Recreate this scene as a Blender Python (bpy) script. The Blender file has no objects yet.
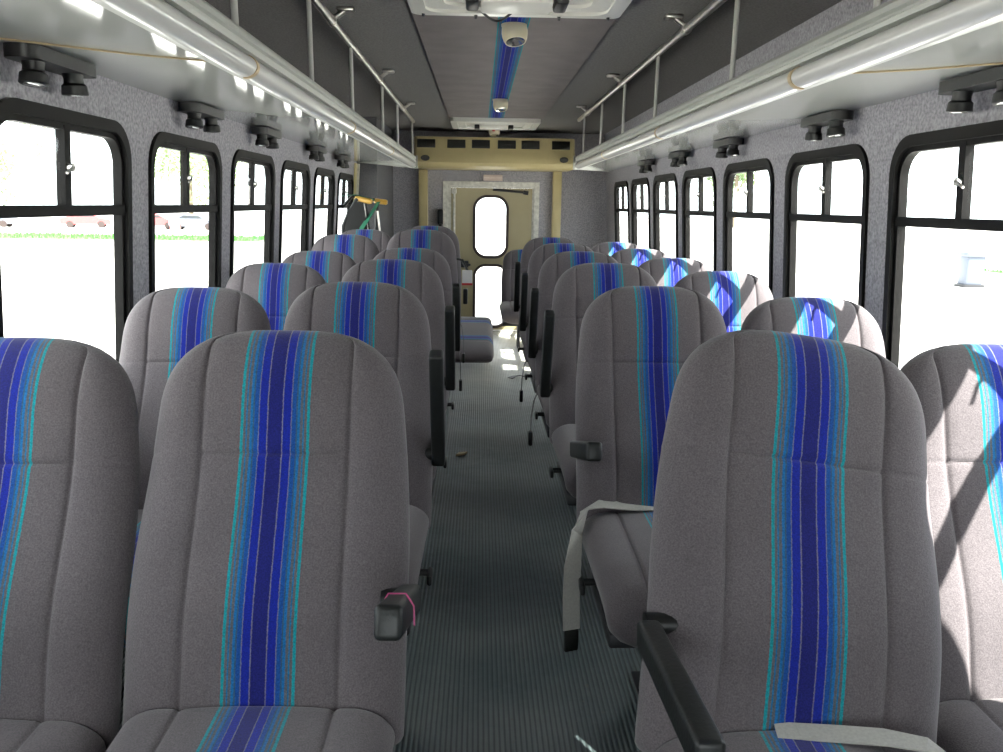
import bpy, bmesh, math, random
from mathutils import Vector, Matrix, noise
random.seed(7)
S = bpy.context.scene
COL = S.collection
PI = math.pi

# ------------------------------------------------------------------ node materials
def mat(name, base, rough=.6, metal=0., var=0., vscale=40., bump=0., bscale=200., spec=.5, sheen=0., trans=0.):
    m = bpy.data.materials.new(name); m.use_nodes = True
    nt = m.node_tree; b = nt.nodes['Principled BSDF']
    b.inputs['Base Color'].default_value = (*base, 1)
    b.inputs['Roughness'].default_value = rough
    b.inputs['Metallic'].default_value = metal
    b.inputs['Specular IOR Level'].default_value = spec
    if sheen: b.inputs['Sheen Weight'].default_value = sheen
    if trans: b.inputs['Transmission Weight'].default_value = trans
    tc = nt.nodes.new('ShaderNodeTexCoord')
    if var:
        n = nt.nodes.new('ShaderNodeTexNoise'); n.inputs['Scale'].default_value = vscale
        n.inputs['Detail'].default_value = 4
        nt.links.new(tc.outputs['Object'], n.inputs['Vector'])
        r = nt.nodes.new('ShaderNodeMapRange')
        r.inputs[1].default_value = .25; r.inputs[2].default_value = .75
        r.inputs[3].default_value = 1 - var; r.inputs[4].default_value = 1 + var
        nt.links.new(n.outputs['Fac'], r.inputs[0])
        x = nt.nodes.new('ShaderNodeMix'); x.data_type = 'RGBA'; x.blend_type = 'MULTIPLY'
        x.inputs[0].default_value = 1
        x.inputs[6].default_value = (*base, 1)
        nt.links.new(r.outputs[0], x.inputs[7])
        nt.links.new(x.outputs[2], b.inputs['Base Color'])
    if bump:
        n2 = nt.nodes.new('ShaderNodeTexNoise'); n2.inputs['Scale'].default_value = bscale
        nt.links.new(tc.outputs['Object'], n2.inputs['Vector'])
        bp = nt.nodes.new('ShaderNodeBump'); bp.inputs['Strength'].default_value = bump
        bp.inputs['Distance'].default_value = .004
        nt.links.new(n2.outputs['Fac'], bp.inputs['Height'])
        nt.links.new(bp.outputs[0], b.inputs['Normal'])
    return m

# stripe profile: |x| / half width -> colour
STRIPE = [(0.0, (.010, .013, .135)), (.20, (.13, .13, .20)), (.23, (.006, .017, .25)), (.45, (.12, .13, .21)),
          (.48, (.008, .065, .27)), (.60, (.03, .085, .16)), (.64, (.010, .125, .32)), (.72, (.085, .10, .12)),
          (.80, (.012, .13, .28)), (.84, (.10, .105, .115)), (.91, (.008, .235, .275)), (1.0, (0, 0, 0))]

def fabric(name, ground, half=.055, centres=None, var=.28, rough=.95, sheen=.25, glevel=1.):
    m = bpy.data.materials.new(name); m.use_nodes = True
    nt = m.node_tree; L = nt.links.new; N = nt.nodes.new
    b = nt.nodes['Principled BSDF']
    b.inputs['Roughness'].default_value = rough
    b.inputs['Specular IOR Level'].default_value = .15
    b.inputs['Sheen Weight'].default_value = sheen
    b.inputs['Sheen Roughness'].default_value = .5
    tc = N('ShaderNodeTexCoord'); sp = N('ShaderNodeSeparateXYZ'); L(tc.outputs['Object'], sp.inputs[0])
    wob = N('ShaderNodeTexNoise'); wob.inputs['Scale'].default_value = 260; L(tc.outputs['Object'], wob.inputs['Vector'])
    wm = N('ShaderNodeMath'); wm.operation = 'MULTIPLY_ADD'; wm.inputs[1].default_value = .0022; wm.inputs[2].default_value = -.0011
    L(wob.outputs['Fac'], wm.inputs[0])
    ad = N('ShaderNodeMath'); ad.operation = 'ADD'; L(sp.outputs[0], ad.inputs[0]); L(wm.outputs[0], ad.inputs[1])
    a = N('ShaderNodeMath'); a.operation = 'ABSOLUTE'; L(ad.outputs[0], a.inputs[0]); last = a
    if centres:
        s = N('ShaderNodeMath'); s.operation = 'SUBTRACT'; s.inputs[1].default_value = centres; L(last.outputs[0], s.inputs[0])
        a2 = N('ShaderNodeMath'); a2.operation = 'ABSOLUTE'; L(s.outputs[0], a2.inputs[0]); last = a2
    d = N('ShaderNodeMath'); d.operation = 'DIVIDE'; d.inputs[1].default_value = half * 1.25; L(last.outputs[0], d.inputs[0])
    r = N('ShaderNodeValToRGB'); r.color_ramp.interpolation = 'CONSTANT'
    el = r.color_ramp.elements
    while len(el) > 1: el.remove(el[-1])
    el[0].position = 0; el[0].color = (*STRIPE[0][1], 1)
    for p, c in STRIPE[1:]:
        e = el.new(p / 1.25); e.color = (*(ground if p == 1.0 else c), 1)
    L(d.outputs[0], r.inputs[0])
    n1 = N('ShaderNodeTexNoise'); n1.inputs['Scale'].default_value = 420; n1.inputs['Detail'].default_value = 3
    L(tc.outputs['Object'], n1.inputs['Vector'])
    n2 = N('ShaderNodeTexNoise'); n2.inputs['Scale'].default_value = 7; n2.inputs['Detail'].default_value = 3
    L(tc.outputs['Object'], n2.inputs['Vector'])
    m1 = N('ShaderNodeMapRange'); m1.inputs[1].default_value = .3; m1.inputs[2].default_value = .7
    m1.inputs[3].default_value = 1 - var; m1.inputs[4].default_value = 1 + var; L(n1.outputs['Fac'], m1.inputs[0])
    m2 = N('ShaderNodeMapRange'); m2.inputs[1].default_value = .3; m2.inputs[2].default_value = .7
    m2.inputs[3].default_value = .92; m2.inputs[4].default_value = 1.08; L(n2.outputs['Fac'], m2.inputs[0])
    mm = N('ShaderNodeMath'); mm.operation = 'MULTIPLY'; L(m1.outputs[0], mm.inputs[0]); L(m2.outputs[0], mm.inputs[1])
    x = N('ShaderNodeMix'); x.data_type = 'RGBA'; x.blend_type = 'MULTIPLY'; x.inputs[0].default_value = 1
    L(r.outputs['Color'], x.inputs[6]); L(mm.outputs[0], x.inputs[7]); L(x.outputs[2], b.inputs['Base Color'])
    bp = N('ShaderNodeBump'); bp.inputs['Strength'].default_value = .25; bp.inputs['Distance'].default_value = .002
    L(n1.outputs['Fac'], bp.inputs['Height']); L(bp.outputs[0], b.inputs['Normal'])
    return m

M = {}
M['fabric'] = fabric('seat_fabric', (.116, .101, .108))
M['bench_fabric'] = fabric('bench_fabric', (.116, .101, .108), centres=.25)
M['ceil_panel'] = fabric('ceiling_fabric', (.215, .193, .190), half=.056, var=.2, sheen=0.)
M['carpet'] = mat('wall_carpet', (.345, .335, .362), .97, var=.42, vscale=110, bump=.4, bscale=420, spec=.1)
M['ceil'] = mat('ceiling_carpet', (.205, .198, .194), .97, var=.25, vscale=130, bump=.3, bscale=420, spec=.1)
M['darkcarpet'] = mat('dark_carpet', (.13, .13, .138), .97, var=.2, vscale=130, bump=.3, bscale=420, spec=.1)
M['frame'] = mat('window_frame_dark', (.0045, .004, .0038), .55, var=.2, vscale=30, spec=.15)
M['rubber'] = mat('dark_rubber', (.040, .026, .024), .6)
M['black'] = mat('black_plastic', (.006, .0065, .0065), .42, var=.15, vscale=60)
M['armpad'] = mat('black_vinyl', (.010, .0115, .011), .45, var=.2, vscale=40, bump=.15, bscale=150)
M['steel'] = mat('dark_steel', (.05, .05, .055), .45, .6)
M['chrome'] = mat('worn_chrome', (.55, .53, .50), .28, 1., var=.15, vscale=25)
M['rod'] = mat('painted_rod', (.52, .52, .49), .35, .3)
M['rack'] = mat('rack_panel', (.54, .55, .52), .07, var=.04, vscale=3, spec=.6)
M['rim'] = mat('rack_aluminium', (.44, .45, .42), .42, .1)
M['cover'] = mat('lamp_cover', (.60, .60, .58), .18, spec=.6)
M['tan'] = mat('tan_joint', (.42, .32, .18), .5)
M['cream'] = mat('cream_paint', (.50, .42, .22), .42, var=.08, vscale=5)
M['creamlamp'] = mat('cream_lamp', (.62, .56, .40), .3)
M['door'] = mat('door_paint', (.38, .33, .195), .35, var=.08, vscale=4)
M['whitepaint'] = mat('chipped_white', (.62, .61, .56), .45, var=.25, vscale=35)
M['white'] = mat('white_plastic', (.70, .69, .64), .3, var=.04, vscale=4)
M['grille'] = mat('grille_dark', (.030, .030, .026), .6)
M['lens'] = mat('lamp_lens', (.7, .7, .7), .08, .9)
M['yellow'] = mat('yellow_grip', (.55, .32, .05), .4)
M['green'] = mat('green_strap', (.015, .17, .09), .7)
M['red'] = mat('red_plastic', (.5, .03, .04), .4)
M['pink'] = mat('pink_tag', (.65, .10, .28), .6)
M['webbing'] = mat('grey_webbing', (.40, .39, .36), .85, var=.12, vscale=200)
M['webdark'] = mat('dark_webbing', (.13, .13, .13), .85)
M['signface'] = mat('sign_face', (.58, .47, .42), .5)
M['signink'] = mat('sign_letters', (.80, .74, .68), .5)
M['paper'] = mat('white_paper', (.75, .72, .70), .7)
M['bark'] = mat('bark', (.20, .16, .12), .9)
M['leaf'] = mat('leaves', (.26, .36, .17), .7, var=.3, vscale=2)
M['grass'] = mat('grass_blades', (.065, .19, .04), .8, var=.25, vscale=3)
M['brick'] = mat('red_board', (.40, .16, .14), .6)
M['carred'] = mat('red_car_paint', (.50, .07, .07), .3)
M['cargrey'] = mat('grey_car_paint', (.13, .14, .17), .3)
M['carwhite'] = mat('white_car_paint', (.6, .6, .6), .2)
M['carglass'] = mat('car_glass', (.03, .035, .04), .05)
M['cabinet'] = mat('grey_cabinet', (.10, .115, .15), .4)

def ground_mat():
    m = mat('gravel', (.60, .58, .55), .9, var=.12, vscale=2.5)
    return m
M['ground'] = ground_mat()

def glass_mat():
    m = bpy.data.materials.new('window_glass'); m.use_nodes = True
    nt = m.node_tree; nt.nodes.remove(nt.nodes['Principled BSDF'])
    t = nt.nodes.new('ShaderNodeBsdfTransparent'); t.inputs[0].default_value = (.93, .95, .94, 1)
    g = nt.nodes.new('ShaderNodeBsdfGlossy'); g.inputs['Roughness'].default_value = .02
    mx = nt.nodes.new('ShaderNodeMixShader'); lw = nt.nodes.new('ShaderNodeLayerWeight'); lw.inputs[0].default_value = .5
    pw = nt.nodes.new('ShaderNodeMath'); pw.operation = 'POWER'; pw.inputs[1].default_value = 5
    ma = nt.nodes.new('ShaderNodeMath'); ma.operation = 'MULTIPLY_ADD'; ma.inputs[1].default_value = .6; ma.inputs[2].default_value = .03
    nt.links.new(lw.outputs['Facing'], pw.inputs[0]); nt.links.new(pw.outputs[0], ma.inputs[0])
    nt.links.new(ma.outputs[0], mx.inputs[0]); nt.links.new(t.outputs[0], mx.inputs[1]); nt.links.new(g.outputs[0], mx.inputs[2])
    nt.links.new(mx.outputs[0], nt.nodes['Material Output'].inputs[0])
    return m
M['glass'] = glass_mat()

def floor_mat():
    m = bpy.data.materials.new('ribbed_rubber'); m.use_nodes = True
    nt = m.node_tree; L = nt.links.new; N = nt.nodes.new; b = nt.nodes['Principled BSDF']
    tc = N('ShaderNodeTexCoord'); sp = N('ShaderNodeSeparateXYZ'); L(tc.outputs['Object'], sp.inputs[0])
    ws = N('ShaderNodeMath'); ws.operation = 'MULTIPLY'; ws.inputs[1].default_value = 2 * PI / .0125; L(sp.outputs[0], ws.inputs[0])
    sn = N('ShaderNodeMath'); sn.operation = 'SINE'; L(ws.outputs[0], sn.inputs[0])
    n1 = N('ShaderNodeTexNoise'); n1.inputs['Scale'].default_value = 2.2; n1.inputs['Detail'].default_value = 6; L(tc.outputs['Object'], n1.inputs['Vector'])
    n2 = N('ShaderNodeTexNoise'); n2.inputs['Scale'].default_value = 45; n2.inputs['Detail'].default_value = 5; L(tc.outputs['Object'], n2.inputs['Vector'])
    cr = N('ShaderNodeValToRGB')
    cr.color_ramp.elements[0].position = .38; cr.color_ramp.elements[0].color = (.088, .122, .128, 1)
    cr.color_ramp.elements[1].position = .72; cr.color_ramp.elements[1].color = (.185, .208, .206, 1)
    L(n1.outputs['Fac'], cr.inputs[0])
    # grooves between the ribs are toned darker
    gr = N('ShaderNodeMapRange'); gr.inputs[1].default_value = -1; gr.inputs[2].default_value = .2
    gr.inputs[3].default_value = .55; gr.inputs[4].default_value = 1.15; L(sn.outputs[0], gr.inputs[0])
    x = N('ShaderNodeMix'); x.data_type = 'RGBA'; x.blend_type = 'MULTIPLY'; x.inputs[0].default_value = 1
    L(cr.outputs[0], x.inputs[6]); L(gr.outputs[0], x.inputs[7])
    # dust specks
    dr = N('ShaderNodeMapRange'); dr.inputs[1].default_value = .66; dr.inputs[2].default_value = .76; L(n2.outputs['Fac'], dr.inputs[0])
    x2 = N('ShaderNodeMix'); x2.data_type = 'RGBA'; L(dr.outputs[0], x2.inputs[0]); L(x.outputs[2], x2.inputs[6]); x2.inputs[7].default_value = (.16, .16, .14, 1)
    # pale end of the aisle: glare from the rear door windows, painted into the colour
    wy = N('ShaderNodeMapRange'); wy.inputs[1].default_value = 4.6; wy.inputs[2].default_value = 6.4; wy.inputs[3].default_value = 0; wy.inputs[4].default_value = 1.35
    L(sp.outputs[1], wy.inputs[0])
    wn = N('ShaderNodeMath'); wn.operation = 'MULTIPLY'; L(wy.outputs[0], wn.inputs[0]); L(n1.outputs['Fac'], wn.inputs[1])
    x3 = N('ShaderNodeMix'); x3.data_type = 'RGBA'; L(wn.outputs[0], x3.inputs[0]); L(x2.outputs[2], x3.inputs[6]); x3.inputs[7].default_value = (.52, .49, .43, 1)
    L(x3.outputs[2], b.inputs['Base Color'])
    rr = N('ShaderNodeMapRange'); rr.inputs[3].default_value = .22; rr.inputs[4].default_value = .52; L(n1.outputs['Fac'], rr.inputs[0]); L(rr.outputs[0], b.inputs['Roughness'])
    bp = N('ShaderNodeBump'); bp.inputs['Strength'].default_value = .5; bp.inputs['Distance'].default_value = .003
    ah = N('ShaderNodeMath'); ah.operation = 'MULTIPLY_ADD'; ah.inputs[1].default_value = 16; L(n1.outputs['Fac'], ah.inputs[0]); L(sn.outputs[0], ah.inputs[2])
    L(ah.outputs[0], bp.inputs['Height']); L(bp.outputs[0], b.inputs['Normal'])
    return m
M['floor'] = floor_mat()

# ------------------------------------------------------------------ geometry helpers
class MB:
    def __init__(s): s.bm = bmesh.new()
    def add(s, verts, faces):
        v = [s.bm.verts.new(p) for p in verts]
        for f in faces:
            try: s.bm.faces.new([v[i] for i in f])
            except ValueError: pass
        return v
    def box(s, x0, x1, y0, y1, z0, z1, bev=0., mtx=None, seg=2):
        b = bmesh.new(); bmesh.ops.create_cube(b, size=1)
        for v in b.verts:
            v.co = Vector(((x0 + x1) / 2 + v.co.x * (x1 - x0), (y0 + y1) / 2 + v.co.y * (y1 - y0), (z0 + z1) / 2 + v.co.z * (z1 - z0)))
        if bev: bmesh.ops.bevel(b, geom=list(b.edges), offset=bev, segments=seg, affect='EDGES', profile=.5)
        s._merge(b, mtx); return s
    def _merge(s, b, mtx=None):
        if mtx is not None: bmesh.ops.transform(b, matrix=mtx, verts=b.verts)
        me = bpy.data.meshes.new('t'); b.to_mesh(me); b.free(); s.bm.from_mesh(me); bpy.data.meshes.remove(me)
    def cyl(s, p, q, r, r2=None, n=16, cap=True):
        p = Vector(p); q = Vector(q); r2 = r if r2 is None else r2
        return s.lathe(p, q, [(0, r), (1, r2)], n, cap)
    def lathe(s, p, q, prof, n=20, cap=True):
        p = Vector(p); q = Vector(q); d = q - p; z = d.normalized()
        u = z.orthogonal().normalized(); w = z.cross(u)
        rings = []
        for t, r in prof:
            c = p + d * t
            rings.append([s.bm.verts.new(c + (u * math.cos(2 * PI * k / n) + w * math.sin(2 * PI * k / n)) * r) for k in range(n)])
        for a, b in zip(rings, rings[1:]):
            for k in range(n): s.bm.faces.new((a[k], a[(k + 1) % n], b[(k + 1) % n], b[k]))
        if cap: s.bm.faces.new(rings[0][::-1]); s.bm.faces.new(rings[-1])
        return s
    def tube(s, pts, r, n=10):
        pts = [Vector(p) for p in pts]; rings = []; u = None
        for i, p in enumerate(pts):
            t = (pts[min(i + 1, len(pts) - 1)] - pts[max(i - 1, 0)]).normalized()
            if u is None: u = t.orthogonal().normalized()
            u = (u - t * u.dot(t)).normalized(); w = t.cross(u)
            rings.append([s.bm.verts.new(p + (u * math.cos(2 * PI * k / n) + w * math.sin(2 * PI * k / n)) * r) for k in range(n)])
        for a, b in zip(rings, rings[1:]):
            for k in range(n): s.bm.faces.new((a[k], a[(k + 1) % n], b[(k + 1) % n], b[k]))
        s.bm.faces.new(rings[0][::-1]); s.bm.faces.new(rings[-1]); return s
    def ribbon(s, pts, wdir, w, t=.003):
        pts = [Vector(p) for p in pts]; rings = []
        for i, p in enumerate(pts):
            wd = Vector(wdir[i] if isinstance(wdir, list) else wdir).normalized()
            tg = (pts[min(i + 1, len(pts) - 1)] - pts[max(i - 1, 0)]).normalized()
            nn = tg.cross(wd).normalized(); wd = nn.cross(tg)
            rings.append([s.bm.verts.new(p + wd * a * w / 2 + nn * b * t / 2) for a, b in ((-1, -1), (1, -1), (1, 1), (-1, 1))])
        for a, b in zip(rings, rings[1:]):
            for k in range(4): s.bm.faces.new((a[k], a[(k + 1) % 4], b[(k + 1) % 4], b[k]))
        s.bm.faces.new(rings[0][::-1]); s.bm.faces.new(rings[-1]); return s
    def prism(s, poly, axis, a, b):
        """poly in the two other axes (cyclic order) extruded along axis from a to b"""
        def P(u, v, w):
            return {'x': (w, u, v), 'y': (u, w, v), 'z': (u, v, w)}[axis]
        n = len(poly)
        A = [s.bm.verts.new(P(u, v, a)) for u, v in poly]; B = [s.bm.verts.new(P(u, v, b)) for u, v in poly]
        for k in range(n): s.bm.faces.new((A[k], A[(k + 1) % n], B[(k + 1) % n], B[k]))
        s.bm.faces.new(A[::-1]); s.bm.faces.new(B); return s
    def ringprism(s, outer, inner, fa, fb):
        """closed frame between two loops of equal count; fa / fb map (u,v) to the two faces"""
        n = len(outer)
        oa = [s.bm.verts.new(fa(*p)) for p in outer]; ia = [s.bm.verts.new(fa(*p)) for p in inner]
        ob = [s.bm.verts.new(fb(*p)) for p in outer]; ib = [s.bm.verts.new(fb(*p)) for p in inner]
        for k in range(n):
            j = (k + 1) % n
            for q in ((oa[k], oa[j], ia[j], ia[k]), (ob[k], ib[k], ib[j], ob[j]), (oa[k], ob[k], ob[j], oa[j]), (ia[k], ia[j], ib[j], ib[k])):
                s.bm.faces.new(q)
        return s
    def build(s, name, m, parent=None, loc=None, rot=None, smooth=True, angle=40):
        bmesh.ops.recalc_face_normals(s.bm, faces=s.bm.faces)
        me = bpy.data.meshes.new(name); s.bm.to_mesh(me); s.bm.free()
        if smooth:
            for p in me.polygons: p.use_smooth = True
            me.set_sharp_from_angle(angle=math.radians(angle))
        me.materials.append(m)
        o = bpy.data.objects.new(name, me); COL.objects.link(o)
        if parent: o.parent = parent
        if loc: o.location = loc
        if rot: o.rotation_euler = rot
        return o

def tag(o, label, cat, group=None):
    o['label'] = label; o['category'] = cat
    if group: o['group'] = group
    return o
def struct(o): o['kind'] = 'structure'; return o
def empty(name, loc, label=None, cat=None, group=None):
    o = bpy.data.objects.new(name, None); COL.objects.link(o); o.location = loc; o.empty_display_size = .1
    if label: tag(o, label, cat, group)
    return o
def kids(o): return [c for c in bpy.data.objects if c.parent == o]
def dup(o, parent=None, keep=lambda n: True):
    c = o.copy(); COL.objects.link(c)
    if parent: c.parent = parent
    for k in kids(o):
        if keep(k.name.split('.')[0]): dup(k, c, keep)
    return c

def rrect(u0, u1, v0, v1, r, n=8):
    """rounded rectangle, r = radius or (bl, br, tr, tl)"""
    if not isinstance(r, tuple): r = (r,) * 4
    out = []
    for (cu, cv, rr, a0) in ((u0 + r[0], v0 + r[0], r[0], PI), (u1 - r[1], v0 + r[1], r[1], 1.5 * PI), (u1 - r[2], v1 - r[2], r[2], 0), (u0 + r[3], v1 - r[3], r[3], .5 * PI)):
        for k in range(n + 1):
            a = a0 + .5 * PI * k / n; out.append((cu + rr * math.cos(a), cv + rr * math.sin(a)))
    return out
def rect_like(u0, u1, v0, v1, n=8):
    """same vertex count as rrect, lying on the plain rectangle (corner at the middle of each arc)"""
    out = []
    cs = [(u0, v0), (u1, v0), (u1, v1), (u0, v1)]
    du, dv = (u1 - u0), (v1 - v0)
    ends = [((u0, v0 + .2 * dv), (u0 + .2 * du, v0)), ((u1 - .2 * du, v0), (u1, v0 + .2 * dv)), ((u1, v1 - .2 * dv), (u1 - .2 * du, v1)), ((u0 + .2 * du, v1), (u0, v1 - .2 * dv))]
    for (c, (a, b)) in zip(cs, ends):
        for k in range(n + 1):
            t = k / n
            if t <= .5: q = (a[0] + (c[0] - a[0]) * t * 2, a[1] + (c[1] - a[1]) * t * 2)
            else: q = (c[0] + (b[0] - c[0]) * (t - .5) * 2, c[1] + (b[1] - c[1]) * (t - .5) * 2)
            out.append(q)
    return out

# ------------------------------------------------------------------ body of the bus (x across, y towards the rear door, z up)
W, T = 1.0717, .0659
def wx(z): return W - T * (z - 1.22)
CEIL, ZW = 1.86, 1.86
Y0, Y1 = -1.45, 7.68
WZ0, WZ1, ZT = .72, 1.415, 1.190
def win_y(k): y = 2.48 + .8055 * (k - 2); return y, y + .66

def side_wall(side, ks, name):
    b = MB()
    f_in = lambda y, z: (side * wx(z), y, z)
    f_out = lambda y, z: (side * (wx(z) + .028), y, z)
    cells = []
    ys = [Y0] + [win_y(k)[0] - .073 for k in ks] + [Y1]
    def slab(y0, y1, z0, z1):
        b.ringprism([(y0, z0), (y1, z0), (y1, z1), (y0, z1)], [((y0 + y1) / 2, (z0 + z1) / 2)] * 4, f_in, f_out)
    b2 = MB()
    za, zb = WZ0 - .06, WZ1 + .06
    def quad_slab(y0, y1, z0, z1):
        v = [f_in(y0, z0), f_in(y1, z0), f_in(y1, z1), f_in(y0, z1), f_out(y0, z0), f_out(y1, z0), f_out(y1, z1), f_out(y0, z1)]
        b.add(v, [(0, 1, 2, 3), (7, 6, 5, 4), (0, 4, 5, 1), (1, 5, 6, 2), (2, 6, 7, 3), (3, 7, 4, 0)])
    quad_slab(Y0, Y1, 0, za); quad_slab(Y0, Y1, zb, ZW)
    lo, hi = win_y(ks[0])[0] - .0727, win_y(ks[-1])[1] + .0727
    quad_slab(Y0, lo, za, zb); quad_slab(hi, Y1, za, zb)
    for k in ks:
        a, c = win_y(k)
        b.ringprism(rect_like(a - .0727, c + .0727, za, zb), rrect(a + .006, c - .006, WZ0 + .006, WZ1 - .006, (.05, .05, .10, .10)), f_in, f_out)
    return struct(b.build(name, M['carpet'], smooth=False))

RK = list(range(0, 8)); LK = list(range(-1, 7))  # unseen front right window left out so solid wall keeps sun off the foreground seat
side_wall(-1, LK, 'wall_left'); side_wall(1, RK, 'wall_right')

wn = [0]
def window(side, k):
    wn[0] += 1
    a, c = win_y(k)
    root = struct(bpy.data.objects.new('window_%d' % wn[0], None)); COL.objects.link(root)
    zm = (WZ0 + WZ1) / 2
    org = Vector((side * wx(zm), (a + c) / 2, zm)); root.location = org
    def F(d): return lambda y, z: tuple(Vector((side * (wx(z) + d), y, z)) - org)
    b = MB()
    b.ringprism(rrect(a - .004, c + .004, WZ0 - .004, WZ1 + .004, (.05, .05, .105, .105)), rrect(a + .020, c - .020, WZ0 + .020, WZ1 - .026, (.035, .035, .085, .085)), F(-.010), F(.032))
    b.build('window_frame', M['frame'], root)
    b = MB()
    b.ringprism(rrect(a + .018, c - .018, WZ0 + .018, WZ1 - .024, (.035, .035, .085, .085)), rrect(a + .034, c - .034, WZ0 + .036, WZ1 - .040, (.02, .02, .07, .07)), F(.002), F(.026))
    b.build('inner_frame', M['frame'], root)
    def bar(y0, y1, z0, z1, d0, d1, name, m):
        b = MB(); f, g = F(d0), F(d1)
        v = [f(y0, z0), f(y1, z0), f(y1, z1), f(y0, z1), g(y0, z0), g(y1, z0), g(y1, z1), g(y0, z1)]
        b.add(v, [(0, 1, 2, 3), (7, 6, 5, 4), (0, 4, 5, 1), (1, 5, 6, 2), (2, 6, 7, 3), (3, 7, 4, 0)])
        return b.build(name, m, root, smooth=False)
    bar(a + .03, c - .03, ZT - .013, ZT + .013, -.004, .024, 'transom', M['frame'])
    ym = (a + c) / 2
    bar(ym - .014, ym + .014, ZT + .012, WZ1 - .03, 0, .022, 'mullion', M['frame'])
    bar(a + .03, c - .03, WZ0 + .03, ZT, .014, .017, 'pane', M['glass'])
    bar(a + .03, ym, ZT, WZ1 - .034, .006, .009, 'pane', M['glass'])
    bar(ym, c - .03, ZT, WZ1 - .034, .014, .017, 'pane', M['glass'])
    b = MB(); zl = ZT + .10
    p = Vector(F(-.012)(ym, zl)); q = Vector(F(.002)(ym, zl))
    b.cyl(p, q, .010, n=12)
    b.tube([p, p + Vector((-side * .004, -.020, -.004)), p + Vector((-side * .004, -.042, -.014))], .0035, 8)
    b.build('latch', M['chrome'], root)
for k in LK: window(-1, k)
for k in RK: window(1, k)

# floor and raised rear platform under the left seats, ceiling with coved sides
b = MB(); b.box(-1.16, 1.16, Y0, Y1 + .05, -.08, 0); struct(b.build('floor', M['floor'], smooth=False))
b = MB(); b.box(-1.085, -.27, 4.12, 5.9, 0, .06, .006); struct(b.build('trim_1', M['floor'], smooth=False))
b = MB()
b.box(-1.03, 1.03, Y0, Y1 + .05, CEIL, CEIL + .06)
struct(b.build('ceiling', M['ceil'], smooth=False))
b = MB(); b.box(-.352, .352, Y0, 7.12, CEIL - .010, CEIL + .002, .003); struct(b.build('trim_2', M['ceil_panel'], loc=(.015, 0, 0), smooth=False))

# rear wall with a door opening
b = MB()
DX0, DX1, DZ = -.425, .435, 1.41
def rearpoly(x0, x1, z0, z1, y0=Y1, y1=Y1 + .06): b.box(x0, x1, y0, y1, z0, z1)
rearpoly(-1.16, DX0, 0, 1.9); rearpoly(DX1, 1.16, 0, 1.9); rearpoly(DX0, DX1, DZ, 1.9)
struct(b.build('wall_rear', M['carpet'], smooth=False))
# grey carpeted column in the rear left corner, cream panel on the left wall
b = MB(); b.prism([(-wx(0), 0), (-.895, 0), (-.895, 1.858), (-wx(1.858), 1.858)], 'y', 6.52, Y1 - .002); struct(b.build('trim_3', M['darkcarpet'], smooth=False))
b = MB(); b.prism([(-(wx(.72)) + .002, .72), (-(wx(1.51)) + .002, 1.51), (-(wx(1.51)) + .012, 1.51), (-(wx(.72)) + .012, .72)], 'y', 6.395, 6.49); struct(b.build('trim_4', M['cream'], smooth=False))
b = MB(); b.prism([(-(wx(.72)) + .002, .72), (-(wx(1.51)) + .002, 1.51), (-(wx(1.51)) + .026, 1.51), (-(wx(.72)) + .026, .72)], 'y', 6.49, 6.519); struct(b.build('trim_5', M['whitepaint'], smooth=False))
# cream duct posts under the air conditioner
for n, (x0, x1) in (('trim_6', (-.655, -.575)), ('trim_7', (.565, .645))):
    b = MB(); b.box(x0, x1, 7.60, Y1, 0, 1.52, .006); struct(b.build(n, M['cream']))
# front bulkhead behind the viewer, with its windscreen
b = MB(); b.ringprism([(-1.16, 0), (1.16, 0), (1.16, 1.9), (-1.16, 1.9)], [(-.95, .62), (.95, .62), (.95, 1.6), (-.95, 1.6)], lambda x, z: (x, Y0 - .06, z), lambda x, z: (x, Y0, z))
struct(b.build('wall_front', M['carpet'], smooth=False))
b = MB(); b.box(-.96, .96, Y0 - .035, Y0 - .03, .6, 1.61); wn[0] += 1; struct(b.build('window_%d' % wn[0], M['glass'], smooth=False))

# rear door
dr = struct(bpy.data.objects.new('door_1', None)); COL.objects.link(dr); dr.location = (0, Y1, 0)
fx = lambda d: (lambda x, z: (x, d, z))
b = MB()
b.ringprism([(DX0 - .012, .004), (DX1 + .012, .004), (DX1 + .012, DZ + .012), (DX0 - .012, DZ + .012)], [(DX0 + .030, .03), (DX1 - .034, .03), (DX1 - .034, DZ - .026), (DX0 + .030, DZ - .026)], fx(-.014), fx(.05))
b.ringprism([(DX0 + .029, .029), (DX1 - .033, .029), (DX1 - .033, DZ - .025), (DX0 + .029, DZ - .025)], [(DX0 + .062, .045), (DX1 - .052, .045), (DX1 - .052, DZ - .044), (DX0 + .062, DZ - .044)], fx(.004), fx(.05))
b.build('door_frame', M['whitepaint'], dr, smooth=False)
DW = [(-.150, .158, .735, 1.292, .115), (-.146, .164, .080, .662, .105)]
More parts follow.
